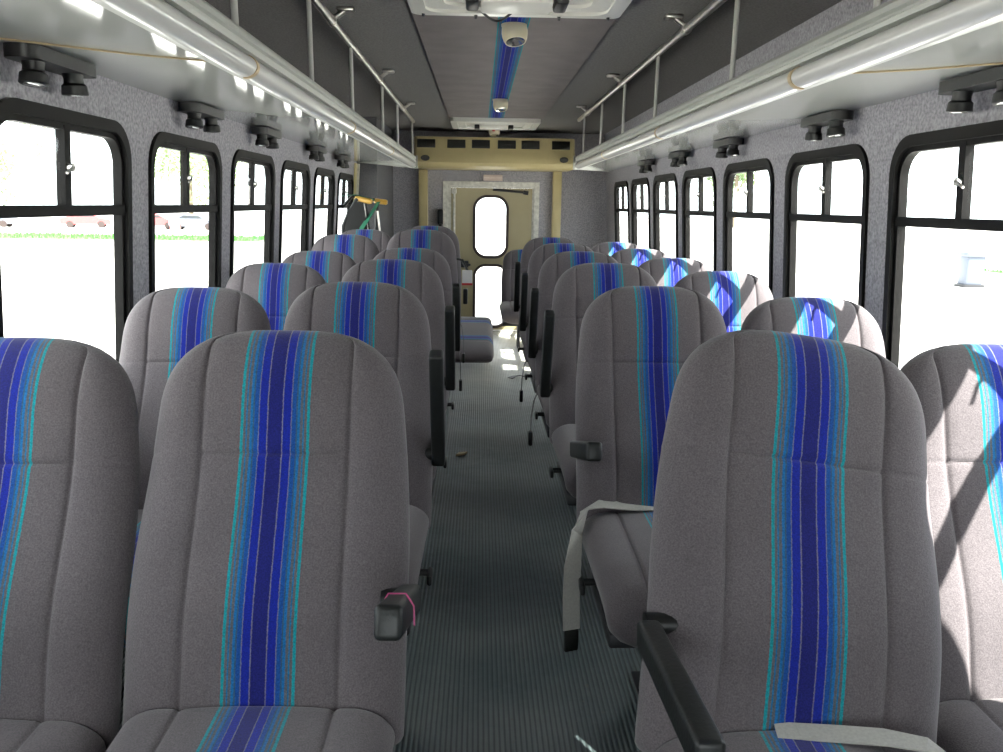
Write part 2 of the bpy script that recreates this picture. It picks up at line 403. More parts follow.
# the leaf: panel with two openings, cut from three cells
b = MB(); lx0, lx1 = DX0 + .058, DX1 - .048
cells = [(.05, .70), (.70, DZ - .045)]
for (c0, c1), (x0, x1, z0, z1, r) in zip(cells, DW[::-1]):
    b.ringprism(rect_like(lx0, lx1, c0, c1), rrect(x0, x1, z0, z1, r), fx(.012), fx(.045))
b.build('door_leaf', M['door'], dr, smooth=False)
for x0, x1, z0, z1, r in DW:
    b = MB(); b.ringprism(rrect(x0 - .012, x1 + .012, z0 - .012, z1 + .012, r + .012), rrect(x0 + .014, x1 - .014, z0 + .014, z1 - .014, r - .014), fx(.0), fx(.05)); g = b.build('gasket', M['rubber'], dr)
    b = MB(); b.prism(rrect(x0, x1, z0, z1, r), 'y', .028, .032); b.build('pane', M['glass'], g, smooth=False)
b = MB(); b.cyl((-.335, -.012, .08), (-.335, -.012, 1.33), .011); b.box(-.357, -.313, -.03, .01, 1.31, 1.36, .008); b.box(-.352, -.318, -.03, .01, .7, .74, .006); b.build('lock_rod', M['whitepaint'], dr)
b = MB(); b.cyl((.02, -.006, 1.352), (.30, -.012, 1.332), .011); b.cyl((.30, -.012, 1.332), (.345, -.012, 1.325), .018); b.build('door_strut', M['steel'], dr)
b = MB(); b.box(-.485, -.435, -.07, 0, 1.03, 1.17, .012); b.box(-.475, -.445, -.08, 0, .98, 1.04, .008); b.build('hinge', M['black'], dr)
b = MB(); b.box(-.36, -.20, -.018, .012, .64, .70, .006); b.box(-.30, -.18, -.04, -.018, .655, .675, .006); b.build('door_handle', M['steel'], dr)

# exit sign over the door
sg = empty('exit_sign', (.018, Y1, 1.43), 'small pale sign box above the rear door', 'sign')
b = MB(); b.box(-.088, .088, -.05, 0, 0, .052, .005); b.build('sign_case', M['signface'], sg)
def text_mesh(body, size, m, parent, loc, rot, name, ext=.001):
    cu = bpy.data.curves.new(name, 'FONT'); cu.body = body; cu.size = size; cu.extrude = ext; cu.align_x = 'CENTER'; cu.align_y = 'CENTER'
    o = bpy.data.objects.new(name, cu); COL.objects.link(o)
    bpy.context.view_layer.update()
    me = bpy.data.meshes.new_from_object(o.evaluated_get(bpy.context.evaluated_depsgraph_get()))
    bpy.data.objects.remove(o); bpy.data.curves.remove(cu)
    me.materials.clear(); me.materials.append(m)
    o = bpy.data.objects.new(name, me); COL.objects.link(o)
    o.parent = parent; o.location = loc; o.rotation_euler = rot
    return o
text_mesh('EMERGENCY EXIT', .0205, M['signink'], sg, (0, -.0515, .026), (PI / 2, 0, 0), 'sign_lettering')

# air conditioner
ac = empty('air_conditioner', (.025, Y1, 1.52), 'wide cream air conditioner unit across the top of the rear wall', 'air conditioner')
b = MB()
prof = [(0, 0), (-.42, 0), (-.455, .018), (-.465, .045), (-.445, .125), (-.43, .145), (-.405, .262), (0, .262)]
xs = [(-.698, .8, .02), (-.690, .93, .008), (-.67, .985, .003), (-.60, 1, 0), (.60, 1, 0), (.67, .985, .003), (.690, .93, .008), (.698, .8, .02)]
rings = [[b.bm.verts.new((x, y * s, z0 + z * (1 - z0 / .262 * 1.2))) for y, z in prof] for x, s, z0 in xs]
n = len(prof)
for A, B_ in zip(rings, rings[1:]):
    for k in range(n): b.bm.faces.new((A[k], A[(k + 1) % n], B_[(k + 1) % n], B_[k]))
b.bm.faces.new(rings[0]); b.bm.faces.new(rings[-1][::-1])
b.build('housing', M['cream'], ac, angle=25)
sl = math.atan2(.025, .117)
for gx in (-.583, -.325, -.115, .108, .312, .575):
    mtx = Matrix.Translation((gx - .005, -.419, .204)) @ Matrix.Rotation(sl, 4, 'X').inverted()
    b = MB(); b.box(-.078, .078, -.006, .006, -.036, .036, .004, mtx); g = b.build('vent_grille', M['grille'], ac)
    b = MB()
    for i in range(9): xx = -.066 + i * .0165; b.box(xx - .002, xx + .002, -.012, -.004, -.032, .032, 0, mtx)
    for i in range(3): b.box(-.074, .074, -.010, -.004, -.02 + i * .02 - .0015, -.02 + i * .02 + .0015, 0, mtx)
    b.build('louvre', M['black'], g, smooth=False)
for kx in (-.595, .595):
    b = MB(); b.lathe((kx, -.448, .082), (kx, -.472, .080), [(0, .03), (.7, .03), (1, .024)], 20)
    for v in b.bm.verts: v.co.x = kx + (v.co.x - kx) * 1.25; v.co.z = .081 + (v.co.z - .081) * .8
    b.build('knob', M['grille'], ac)

# ------------------------------------------------------------------ roof hatches and ceiling lamps
def hatch(y0, y1, label, cable):
    h = empty('roof_hatch', (.013, (y0 + y1) / 2, CEIL - .01), label, 'roof hatch', 'white escape hatches in the ceiling')
    hy = (y1 - y0) / 2
    b = MB()
    b.ringprism(rrect(-.338, .338, -hy, hy, .03), rrect(-.288, .288, -hy + .05, hy - .05, .05), lambda x, y: (x, y, -.028 - .008 * (1 - (x / .338) ** 2)), lambda x, y: (x, y, 0))
    b.build('hatch_frame', M['white'], h)
    b = MB(); b.ringprism(rrect(-.293, .293, -hy + .045, hy - .045, .05), rrect(-.228, .228, -hy + .10, hy - .10, .05), lambda x, y: (x, y, -.022), lambda x, y: (x, y, -.004))
    b.prism(rrect(-.233, .233, -hy + .095, hy - .095, .05), 'z', -.012, -.002)
    b.build('hatch_lid', M['white'], h)
    b = MB(); b.box(-.115, .105, hy - .24, hy - .085, -.040, -.010, .008); hb = b.build('latch_box', M['white'], h)
    for s in (-1, 1):
        b = MB(); b.box(-.02, .02, -.08, .045, -.024, .012, .008)
        b.build('lever', M['black'], h, (-.005 + s * .135, hy - .175, -.020))
    if not cable:
        b = MB(); b.lathe((-.005, hy - .10, -.038), (-.005, hy - .10, -.050), [(0, .012), (.7, .012), (1, .008)]); b.build('button', M['red'], hb)
    for sx in (-.30, -.13, .14, .30):
        b = MB(); b.lathe((sx, hy - .02, -.028), (sx, hy - .02, -.038 - .004 * (abs(sx) < .2)), [(0, .006), (1, .004)], 10); b.build('screw', M['steel'], h)
    if cable:
        b = MB(); pts = []
        for i in range(13):
            t = i / 12; pts.append((-.11 + .095 * t, hy - .085 + .085 * math.sin(PI * t) * .8, -.034 - .012 * math.sin(PI * t)))
        b.tube(pts, .004); b.build('cable', M['black'], h)
hatch(2.21, 2.85, 'white roof escape hatch in the ceiling nearest the viewer', True)
hatch(6.34, 6.99, 'white roof escape hatch in the ceiling close to the air conditioner', False)

def lamp(x, y, label, proto=[None]):
    if proto[0] is None:
        r = empty('ceiling_lamp', (x, y, CEIL - .01), label, 'ceiling lamp', 'cream swivel lamps along the ceiling stripe')
        b = MB(); b.lathe((0, 0, 0), (0, 0, -.010), [(0, .046), (.6, .046), (1, .043)], 28); b.build('lamp_base', M['creamlamp'], r)
        st = Vector((0, 0, -.004)); ax = Vector((.10, -.30, -1)).normalized() * .060
        b = MB(); b.lathe(st, st + ax, [(0, .040), (.12, .045), (.35, .047), (.6, .046), (.82, .043), (1, .038)], 28); hd = b.build('lamp_head', M['creamlamp'], r)
        b = MB(); b.lathe(st + ax * .99, st + ax * 1.03, [(0, .036), (.6, .031), (1, .010)], 24); b.build('lens', M['lens'], hd)
        proto[0] = r
    else:
        r = dup(proto[0]); r.location = (x, y, CEIL - .01); r['label'] = label
lamp(.018, 3.11, 'cream swivel ceiling lamp on the blue stripe just behind the near hatch')
lamp(.020, 5.24, 'cream swivel ceiling lamp on the blue stripe before the far hatch')
lamp(.015, 7.15, 'cream ceiling lamp between the far hatch and the air conditioner')

# ------------------------------------------------------------------ luggage racks, grab rails, reading lights
RX = .600
def rack(side, label):
    r = empty('luggage_rack', (side * .85, 2.6, 1.5), label, 'luggage rack', 'overhead luggage racks')
    ox, oy, oz = side * .85, 2.6, 1.5
    tip, back = (6.35, 6.45) if side < 0 else (6.03, 7.45)
    P = lambda x, z: (side * x - ox, z - oz)
    dz = -.020
    def shelf(b, ya, yb_in, yb_out, prof):
        """prism along y whose rear end may run at a slant from the aisle edge to the wall"""
        A = []; B = []
        for x, z in prof:
            t = (x - RX) / (wx(1.52) - RX)
            A.append((side * x - ox, ya - oy, z - oz)); B.append((side * x - ox, yb_in + (yb_out - yb_in) * max(0, t) - oy, z - oz))
        n = len(prof)
        b.add(A + B, [tuple(range(n)), tuple(range(2 * n - 1, n - 1, -1))] + [(k, (k + 1) % n, n + (k + 1) % n, n + k) for k in range(n)])
    b = MB(); shelf(b, Y0 + .02, tip, back, [(wx(1.52) - .001, 1.520), (RX + .008, 1.508), (RX + .008, 1.520), (wx(1.53) - .001, 1.532)])
    b.build('rack_shelf', M['rack'], r, smooth=False)
    b = MB()
    b.prism([P(RX + x, z + dz) for x, z in ((.025, 1.500), (.025, 1.575), (.008, 1.587), (-.010, 1.587), (-.019, 1.576), (-.019, 1.566), (-.013, 1.562), (-.013, 1.557), (-.019, 1.553), (-.017, 1.545), (.008, 1.545), (.008, 1.500))], 'y', Y0 + .02 - oy, tip - oy)
    b.build('rack_rim', M['rim'], r, smooth=False)
    js = [Y0 + .03, .46, 1.87, 3.28, 4.70, tip - .002]
    for a, c in zip(js, js[1:]):
        poly = [P(RX + .010 - .031 * math.sin(t), 1.5225 + dz + .0235 * math.cos(t)) for t in [PI * i / 12 for i in range(13)]]
        b = MB(); b.prism(poly, 'y', a + .006 - oy, c - .006 - oy); b.build('light_cover', M['cover'], r)
    for a in js[1:-1]:
        poly = [P(RX + .010 - .0330 * math.sin(t), 1.5225 + dz + .0253 * math.cos(t)) for t in [PI * i / 12 for i in range(13)]]
        b = MB(); b.prism(poly, 'y', a - .009 - oy, a + .009 - oy); b.build('joint_band', M['tan'], r)
    b = MB(); pr = [(wx(1.53), 1.52), (RX - .03, 1.474), (RX - .03, 1.570), (RX + .03, 1.570), (RX + .05, 1.515), (wx(1.53), 1.56)]
    A = []; B = []
    for x, z in pr:
        t = (x - RX) / (wx(1.52) - RX); y = tip + (back - tip) * max(0, t) - oy
        A.append((side * x - ox, y, z - oz)); B.append((side * x - ox, y + .012, z - oz))
    n = len(pr); b.add(A + B, [tuple(range(n)), tuple(range(2 * n - 1, n - 1, -1))] + [(k, (k + 1) % n, n + (k + 1) % n, n + k) for k in range(n)])
    b.build('end_cap', M['rim'], r, smooth=False)
    for y in ((1.78, 2.55, 3.34, 4.36, 5.13, 6.22) if side < 0 else (1.52, 2.37, 3.39, 4.14, 4.89, 5.70)):
        b = MB(); b.cyl((side * (RX - .002) - ox, y - oy, 1.562 - oz), (side * RX - ox, y - oy, 1.8005 - oz), .0072, n=10); b.build('support_rod', M['rod'], r)
    # thin seam bead across the underside
    b = MB(); pts = [(RX + .02, 1.86), (.82, 1.80), (1.04, 1.68)]
    b.tube([(side * x - ox, y - oy, 1.508 + (x - RX - .008) * .027 - oz - .002) for x, y in pts], .0020, 6); b.build('seam_bead', M['tan'], r)
rack(-1, 'long pale luggage rack above the left windows')
rack(1, 'long pale luggage rack above the right windows')
def rail(side, label):
    zr = 1.815; tip = 6.35 if side < 0 else 6.03
    r = empty('grab_rail', (side * RX, 2.6, zr), label, 'grab rail', 'ceiling grab rails')
    b = MB(); b.cyl((0, Y0 + .05 - 2.6, 0), (0, tip - 2.6, 0), .0135, n=16); b.build('rail_tube', M['chrome'], r)
    for y in (1.45, 2.95, 4.25, 5.55):
        b = MB(); b.cyl((0, y - 2.6, .006), (-side * .04, y - 2.6, CEIL - zr - .012), .009, n=12); b.box(-side * .045 - .03, -side * .045 + .03, y - 2.6 - .018, y - 2.6 + .018, CEIL - zr - .014, CEIL - zr, .005)
        b.lathe((0, y - 2.618, 0), (0, y - 2.582, 0), [(0, .018), (1, .018)], 16)
        b.build('bracket', M['chrome'], r)
rail(-1, 'thin metal grab rail hanging under the ceiling left of the aisle')
rail(1, 'thin metal grab rail hanging under the ceiling right of the aisle')

ordn = ['nearest the viewer', 'second from the viewer', 'third from the viewer', 'fourth from the viewer', 'farthest from the viewer']
pod0 = None
for side, ys, where in ((-1, (1.85, 2.80, 3.62, 4.70, 5.58), 'left'), (1, (1.85, 2.69, 3.74, 4.65, 5.58), 'right')):
    for i, y in enumerate(ys):
        lab = 'black twin-headed reading light under the %s luggage rack, %s' % (where, ordn[i])
        if pod0 is None:
            pod0 = r = empty('reading_light', (side * 1.004, y, 1.5150), lab, 'reading light', 'twin reading lights under the luggage racks')
            b = MB(); b.prism(rrect(-.034, .034, -.145, .145, .028), 'z', -.027, -.001); b.build('light_base', M['black'], r, angle=50)
            for s in (-1, 1):
                ax = Vector((.0, s * .10, -1)).normalized() * .047
                st = Vector((0, s * .082, -.025))
                b = MB(); b.lathe(st, st + ax, [(0, .023), (.25, .020), (.45, .021), (.55, .026), (.95, .028), (1, .025)], 20); hd = b.build('light_head', M['black'], r)
                b = MB(); b.lathe(st + ax * .97, st + ax * 1.02, [(0, .022), (1, .018)], 18); b.build('lens', M['lens'], hd)
        else:
            r = dup(pod0); r.location = (side * 1.004, y, 1.5150); r['label'] = lab
            r.rotation_euler = (0, 0, PI * (i % 2))

# ------------------------------------------------------------------ seats
SEAM = .55
def fx_list():
    base = [math.sin(PI / 2 * (i / 14)) for i in range(-14, 15)]
    base = [x for x in base if abs(abs(x) - SEAM) > .045]
    for s in (-1, 1): base += [s * (SEAM + d) for d in (-.045, -.022, -.011, 0, .011, .022, .045)]
    return sorted(base)
FX = fx_list()
def pad(length, hwf, tf, tb, round0, round1, hseams=(), bolster=.007, crown=None, nrow=44, n1=2.6, seamx=.118):
    """upholstered pad: length along +z, width along x, face towards -y; round0/round1 = length over which each end rounds off"""
    b = MB()
    zs = []
    for i in range(nrow + 1):
        t = i / nrow; zs.append(length * (t - math.sin(4 * PI * t) * 0) )
    extra = [length * (1 - .5 * round1 / length * (1 - math.cos(PI / 2 * k / 9))) for k in range(1)]
    # cluster rows at both ends and at the cross seams
    zs += [length - round1 * (1 - math.cos(PI / 2 * k / 12)) for k in range(1, 12)] + [round0 * (1 - math.cos(PI / 2 * k / 8)) for k in range(1, 8)]
    zs = [z for z in zs if all(abs(z - h) > .008 for h in hseams)]
    for h in hseams: zs += [h - .008, h - .004, h, h + .004, h + .008]
    zs = sorted(set(round(z, 5) for z in zs))
    zs[0] = .0006; zs[-1] = length - .0006
    def e(z, n=2.2):
        v = 1.
        if z > length - round1: v = max(0, 1 - ((z - length + round1) / round1) ** n) ** (1 / n)
        if z < round0: v *= max(0, 1 - ((round0 - z) / round0) ** n) ** (1 / n)
        return v
    rings = []
    for z in zs:
        hw = hwf(z) * (.08 + .92 * e(z, n1)); ee = e(z, 2.0)
        front = []
        sf = min(seamx / hw, .86) if seamx else SEAM
        for f0 in FX:
            a = abs(f0)          # the seam keeps its distance from the middle while the outline narrows
            a = a * sf / SEAM if a < SEAM else sf + (a - SEAM) * (1 - sf) / (1 - SEAM)
            f = math.copysign(a, f0)
            prof = max(0, 1 - abs(f) ** 4.2) ** .45
            y = -tf * prof * ee
            g = math.exp(-((abs(f0) - SEAM) / .020) ** 2)
            y += .0045 * g * min(1, ee * 1.3)
            if abs(f0) > SEAM: y -= bolster * math.sin(PI * min(1, (abs(f0) - SEAM) / (1 - SEAM))) * ee
            else: y -= .004 * math.cos(PI / 2 * f0 / SEAM) * ee
            for h in hseams: y += .005 * math.exp(-((z - h) / .004) ** 2) * (1 if abs(f0) < SEAM else .5)
            if crown: y += crown(z)
            front.append((hw * f, y, z))
        back = []
        for k in range(1, 12):
            f = math.cos(PI * k / 12); prof = max(0, 1 - abs(f) ** 4) ** .5
            back.append((hw * f, tb * prof * ee + (crown(z) if crown else 0), z))
        rings.append([b.bm.verts.new(p) for p in front + back])
    n = len(rings[0])
    for A, B_ in zip(rings, rings[1:]):
        for k in range(n): b.bm.faces.new((A[k], A[(k + 1) % n], B_[(k + 1) % n], B_[k]))
    b.bm.faces.new(rings[0]); b.bm.faces.new(rings[-1][::-1])
    return b

BH = .700
def back_hw(z):
    z -= .045
    if z < .25: return .215 + .002 * z / .25
    return .217 - .031 * ((z - .25) / (BH - .295)) ** 1.6
def back_crown(z):
    z -= .045
    return -.016 * math.exp(-((z - .17) / .12) ** 2) + .010 * math.exp(-((z - .42) / .1) ** 2)
def make_backrest(parent):
    return pad(BH, back_hw, .052, .050, .04, .150, hseams=(.480,), crown=back_crown, n1=2.8).build('backrest', M['fabric'], parent, (0, .048, .353), (-math.radians(22), 0, 0), angle=75)
def cush_hw(z): return .212 - .006 * z / .45
def make_cushion(parent):
    # length runs towards the viewer (-y), face up
    o = pad(.47, cush_hw, .055, .085, .03, .075, hseams=(), bolster=.006, nrow=36, n1=5).build('cushion', M['fabric'], parent, (0, .045, .405), (0, 0, 0), angle=75)
    # rotate mesh data: z -> -y, -y -> +z
    for v in o.data.vertices:
        x, y, z = v.co; v.co = (x, -z, -y - .035 * max(0, (z - .30) / .17) ** 2)
    o.data.update()
    return o

def make_seat():
    r = empty('bus_seat', (0, 0, 0))
    make_cushion(r); make_backrest(r)
    b = MB(); b.box(-.19, .19, -.34, .03, .285, .320, .008)
    b.build('seat_frame', M['steel'], r)
    for s in (-1, 1):
        b = MB(); b.box(s * .045 - .018, s * .045 + .018, -.30, .02, 0, .012, .003)
        b.prism([(-.22, .012), (-.06, .012), (-.10, .286), (-.18, .286)], 'x', s * .045 - .012, s * .045 + .012)
        b.build('leg', M['steel'], r)
    b = MB(); b.cyl((.185, -.10, .325), (.222, -.10, .325), .009, n=10); b.box(.216, .228, -.15, -.09, .312, .338, .005); b.build('recline_lever', M['black'], r)
    b = MB(); b.cyl((.185, .10, .57), (.246, .10, .57), .018, n=16); b.build('arm_pivot', M['black'], r)
    b = MB(); b.box(-.018, .018, -.310, .03, -.022, .022, .008, seg=3); b.build('armrest', M['armpad'], r, (.232, .10, .57), (0, 0, 0))
    return r
proto = make_seat()
proto_parts = {c.name: c for c in kids(proto)}

def belt_hang(seat, side, pts, buckle_len=.05, m='webdark', w=.026):
    b = MB(); b.ribbon(pts, (0, 1, 0), w); o = b.build('seat_belt', M[m], seat)
    p = Vector(pts[-1]); b = MB()
    b.box(p.x - .009, p.x + .009, p.y - .021, p.y + .021, p.z - buckle_len, p.z + .008, .006); b.build('buckle', M['black'], o)
    return o

def seat(x, y, z, recline, label, arm=None, side=1, group=None, lean=0, wide=1, armx=.232, army=.10, armz=.57, tall=1):
    """side = +1 when the aisle lies on the seat's +x side"""
    r = dup(proto, keep=lambda n: arm is not None or n not in ('armrest', 'arm_pivot', 'recline_lever'))
    r.location = (x, y, z); tag(r, label, 'bus seat', group)
    for c in kids(r):
        nm = c.name.split('.')[0]
        if nm == 'backrest':
            c.rotation_euler = (-math.radians(recline), math.radians(lean), 0); c.scale = (wide, 1, tall)
        if nm == 'armrest':
            c.location.x = side * armx; c.location.y = army; c.location.z = armz; c.rotation_euler = (-math.radians(arm), 0, 0)
        if nm == 'arm_pivot':
            c.location.z += armz - .57
            if armx < .225: c.location.x -= side * .03
        if nm in ('arm_pivot', 'recline_lever') and side < 0:
            c.rotation_euler = (0, 0, 0); c.scale = (-1, 1, 1)
    return r

XA, XL, XR, XW = -.434, -.871, .377, .811
LY = [1.105, 1.98, 2.88, 3.71, 4.50, 5.32]; LZ = [0, 0, 0, 0, .06, .06]
RY = [1.042, 1.93, 2.78, 3.55, 4.36, 5.19]
nth = ['first', 'second', 'third', 'fourth', 'fifth', 'sixth']
armtxt = {0: ', black armrest with a pink tag lowered', 1: ', black armrest folded upright'}
GA, GL, GR, GW = 'seats left of the aisle', 'seats along the left windows', 'seats right of the aisle', 'seats along the right windows'
aisleL, aisleR, winL, winR = [], [], [], []
for i in range(6):
    arm = [22, 70, 70, 70, None, None][i]
    t = ['grey blue-striped seat left of the aisle in the foreground, pink tag on its lowered armrest',
         'second seat from the viewer left of the aisle, black armrest folded upright',
         'third seat from the viewer left of the aisle, black armrest folded upright',
         'fourth seat from the viewer left of the aisle, narrow upright armrest',
         'fifth seat from the viewer left of the aisle, with no armrest showing',
         'last seat left of the aisle, white card tag hanging at its aisle side'][i]
    aisleL.append(seat(XA, LY[i], LZ[i], [23, 22, 21, 21, 20, 20][i], t, arm, 1, GA, wide=1.035 if i == 0 else 1, armx=.228 if i == 0 else .232, armz=.60 if i == 0 else .57))
    t = ['grey striped seat in the left bottom corner beside the nearest left window'] + ['grey striped seat against the left windows, %s from the viewer' % nth[k] for k in range(1, 5)] + ['rearmost grey striped seat against the left windows, before the black carrying frame']
    winL.append(seat(XL - (.010 if i == 0 else 0), LY[i], LZ[i] - (.02 if LZ[i] == 0 else .03), [22, 22, 21, 21, 21, 20][i], t[i], None, 1, GL))
for i in range(6):
    arm = [6, 16, 70, 70, 70, 70][i]
    t = ['grey striped seat right of the aisle in the foreground, long black armrest lowered beside it',
         'second seat right of the aisle, pale seat belt hanging over the cushion edge',
         'third seat from the viewer right of the aisle, armrest folded upright',
         'fourth seat from the viewer right of the aisle, armrest folded upright',
         'fifth seat from the viewer right of the aisle, armrest folded upright',
         'sixth and last seat of the row right of the aisle'][i]
    aisleR.append(seat(XR, RY[i], 0, [25, 21, 20, 20, 20, 20][i], t, arm, -1, GR, lean=8 if i == 0 else 0, wide=1.105 if i == 0 else 1, tall=1.035 if i == 0 else 1, armz=(.592, .60)[i] if i < 2 else .57, armx=(.215, .215)[i] if i < 2 else .232, army=.05 if i == 0 else .10))
    t = ['sunlit grey striped seat at the right edge beside the nearest right window'] + ['sunlit grey striped seat against the right windows, %s from the viewer' % nth[k] for k in range(1, 5)] + ['rearmost sunlit grey striped seat against the right windows']
    winR.append(seat((.842, .812)[i] if i < 2 else XW, RY[i] + (.12 if i == 0 else 0), -.025, [21, 21, 20, 20, 20, 20][i], t[i], None, -1, GW))
# seat against the rear wall beside the door
rs = seat(.292, 7.18, -.075, 8, 'grey striped seat beside the rear door, facing forward', None, -1, tall=.80, wide=.9)
# remove the prototype objects (the copies keep the meshes)
for c in list(kids(proto)): bpy.data.objects.remove(c)
bpy.data.objects.remove(proto)

# pink tag on the first armrest, belts
for c in kids(aisleL[0]):
    if c.name.split('.')[0] == 'armrest':
        b = MB(); b.ribbon([(-.023, -.20, .006), (-.012, -.20, .026), (.012, -.20, .026), (.0235, -.203, .010), (.0245, -.200, -.016)], (0, 1, 0), .005, .002); b.build('pink_tag', M['pink'], c)
s2 = aisleR[1]
b = MB()
pts = [(-.02, .03, .470), (-.09, .02, .474), (-.16, .015, .482), (-.205, .0, .470), (-.228, -.05, .43), (-.243, -.10, .36), (-.246, -.12, .29), (-.244, -.13, .215)]
b.ribbon(pts, [(0, 1, .1)] * 3 + [(.3, 1, .1), (.8, 1, 0)] + [(1, .35, 0)] * 3, .044, .003); bl = b.build('seat_belt', M['webbing'], s2); bl['label'] = 'pale grey seat belt'
b = MB(); b.box(-.018, .018, -.006, .006, -.045, .01, .004, Matrix.Translation((-.244, -.131, .205)) @ Matrix.Rotation(.33, 4, 'Z')); b.build('belt_tongue', M['black'], bl)
# belt lying on the foreground cushion at the right
s1 = aisleR[0]
b = MB(); b.ribbon([(-.03, .020, .464), (.06, .005, .4685), (.12, -.008, .472), (.17, -.028, .474), (.205, -.060, .454), (.212, -.085, .42)], [(0, 1, .1)] * 4 + [(-.4, 1, 0)] * 2, .034, .003)
o = b.build('seat_belt', M['webbing'], s1); o['label'] = 'pale grey seat belt'
for st, dx in ((aisleR[3], 0), (aisleR[4], 0)):
    belt_hang(st, -1, [(-.20, .0, .42), (-.228, -.04, .37), (-.240, -.07, .30), (-.243, -.085, .235)], .055)
for st in (aisleL[4], aisleL[5]):
    belt_hang(st, 1, [(.20, .0, .42), (.228, -.04, .37), (.236, -.07, .30), (.238, -.085, .20)], .055)
ls = aisleL[5]
b = MB(); b.tube([(.19, .16, .80), (.225, .06, .80), (.26, .0, .735)], .008, 8); b.box(.232, .262, -.03, .03, .52, .62, .008); ob = b.build('belt_guide', M['black'], ls)
b = MB(); b.box(.225, .290, -.012, .0, .655, .740, .004, Matrix.Translation((0, .0, 0))); cd = b.build('tag_card', M['paper'], ls); cd['label'] = 'white card tag with a red edge'
b = MB(); b.box(.223, .292, -.015, -.002, .643, .657, .002); b.build('card_edge', M['red'], cd)
# loose bench cushion on the floor by the rear door
b = pad(.50, lambda z: .58 - .004 * z, .085, .070, .045, .06, bolster=0., nrow=24, n1=6, seamx=None)
for v in b.bm.verts:
    x, y, z = v.co; v.co = (x, -z, -y)
lc = b.build('bench_cushion', M['bench_fabric'], None, (-.48, 6.58, .142), (0, math.radians(-6.5), PI / 2), angle=75)
tag(lc, 'loose grey bench cushion with blue bands lying on the floor near the rear door', 'cushion')

# folded carrying frame behind the left rear seats
cf = empty('carrying_frame', (-.955, 6.08, 0), 'folded black carrying frame with yellow grips and green strap in the left rear corner', 'carrying frame')
b = MB()
b.tube([(-.118, -.16, 0), (-.118, -.14, 1.05), (-.075, -.13, 1.15), (-.02, -.12, 1.240), (.04, -.12, 1.235), (.06, -.10, 1.0), (.06, -.08, 0)], .014)
b.tube([(.10, .02, 0), (.10, .0, 1.0), (.11, .0, 1.20), (.09, .0, 1.23)], .013)
b.tube([(-.12, -.14, 1.18), (-.06, -.06, 1.262), (.10, 0, 1.238), (.13, 0, 1.23)], .012)
b.tube([(-.118, -.15, .35), (.06, -.09, .35)], .012); b.tube([(.06, -.09, .5), (.10, 0, .5)], .012); b.build('tube_frame', M['black'], cf)
b = MB(); b.prism([(-.115, .55), (.05, .55), (.055, 1.05), (.03, 1.215), (-.025, 1.225), (-.115, 1.06)], 'y', -.145, -.125); b.build('back_panel', M['black'], cf)
b = MB(); b.lathe((-.03, -.10, 1.248), (.09, -.16, 1.225), [(0, .014), (.1, .019), (.9, .019), (1, .014)], 16); b.build('grip', M['yellow'], cf)
b = MB(); b.lathe((.09, 0, 1.232), (.185, -.02, 1.222), [(0, .014), (.1, .019), (.9, .019), (1, .014)], 16); b.build('grip', M['yellow'], cf)
b = MB(); b.ribbon([(-.13, -.17, 1.262), (-.02, -.14, 1.272), (.08, -.06, 1.245), (.10, -.02, 1.225)], (0, 1, 0), .03); b.ribbon([(.125, -.03, 1.225), (.08, -.12, 1.14), (.02, -.18, 1.04), (.015, -.19, .96)], (1, 0, .6), .034); b.build('strap', M['green'], cf)
b = MB(); b.cyl((.03, -.13, 1.215), (.055, -.12, 1.0), .007); b.cyl((.115, -.02, 1.16), (.135, -.01, .95), .007); b.build('brace', M['chrome'], cf)

# scraps on the floor
b = MB(); b.ribbon([(.13, 5.70, .006), (.16, 5.73, .014), (.20, 5.75, .016), (.235, 5.74, .008), (.27, 5.78, .012)], [(.1, 1, .2), (0, 1, 0), (.2, 1, -.2), (0, 1, 0), (.3, 1, 0)], .045, .004)
tag(b.build('rubber_scrap', M['black'], None), 'torn black rubber scrap lying on the aisle floor before the rear door', 'scrap')
b = MB(); b.prism([(-.205, 3.86), (-.165, 3.88), (-.15, 3.91), (-.19, 3.90)], 'z', .001, .010)
tag(b.build('wood_chip', M['tan'], None), 'small tan chip lying on the ribbed aisle floor', 'scrap')

# ------------------------------------------------------------------ outside
GZ = -.75
b = MB()
b.add([(x, y, z) for y, z in ((-60, GZ), (48, GZ), (75, -1.55), (220, -1.55)) for x in (-180, 180)], [(2 * i, 2 * i + 1, 2 * i + 3, 2 * i + 2) for i in range(3)])
struct(b.build('ground', M['ground'], smooth=False))
def grass(x0, x1, y0, y1, n, name, hgt):
    b = MB()
    b.box(min(x0, x1), max(x0, x1), y0, y1, GZ, GZ + .03)
    for _ in range(n):
        x, y = random.uniform(x0, x1), random.uniform(y0, y1); a = random.uniform(0, PI); h = hgt * random.uniform(.6, 1.2); w = .05
        dx, dy = w * math.cos(a), w * math.sin(a)
        b.add([(x - dx, y - dy, GZ), (x + dx, y + dy, GZ), (x + random.uniform(-.05, .05), y + random.uniform(-.05, .05), GZ + h)], [(0, 1, 2)])
    o = b.build(name, M['grass'], smooth=False); o['kind'] = 'stuff'; tag(o, 'mown green grass verge seen through the %s windows' % ('left' if x0 < 0 else 'right'), 'grass'); return o
grass(-52, -11, 40.5, 46, 5000, 'grass_verge', .16)
grass(17, 46, 24, 27.5, 3000, 'grass_verge', .14)

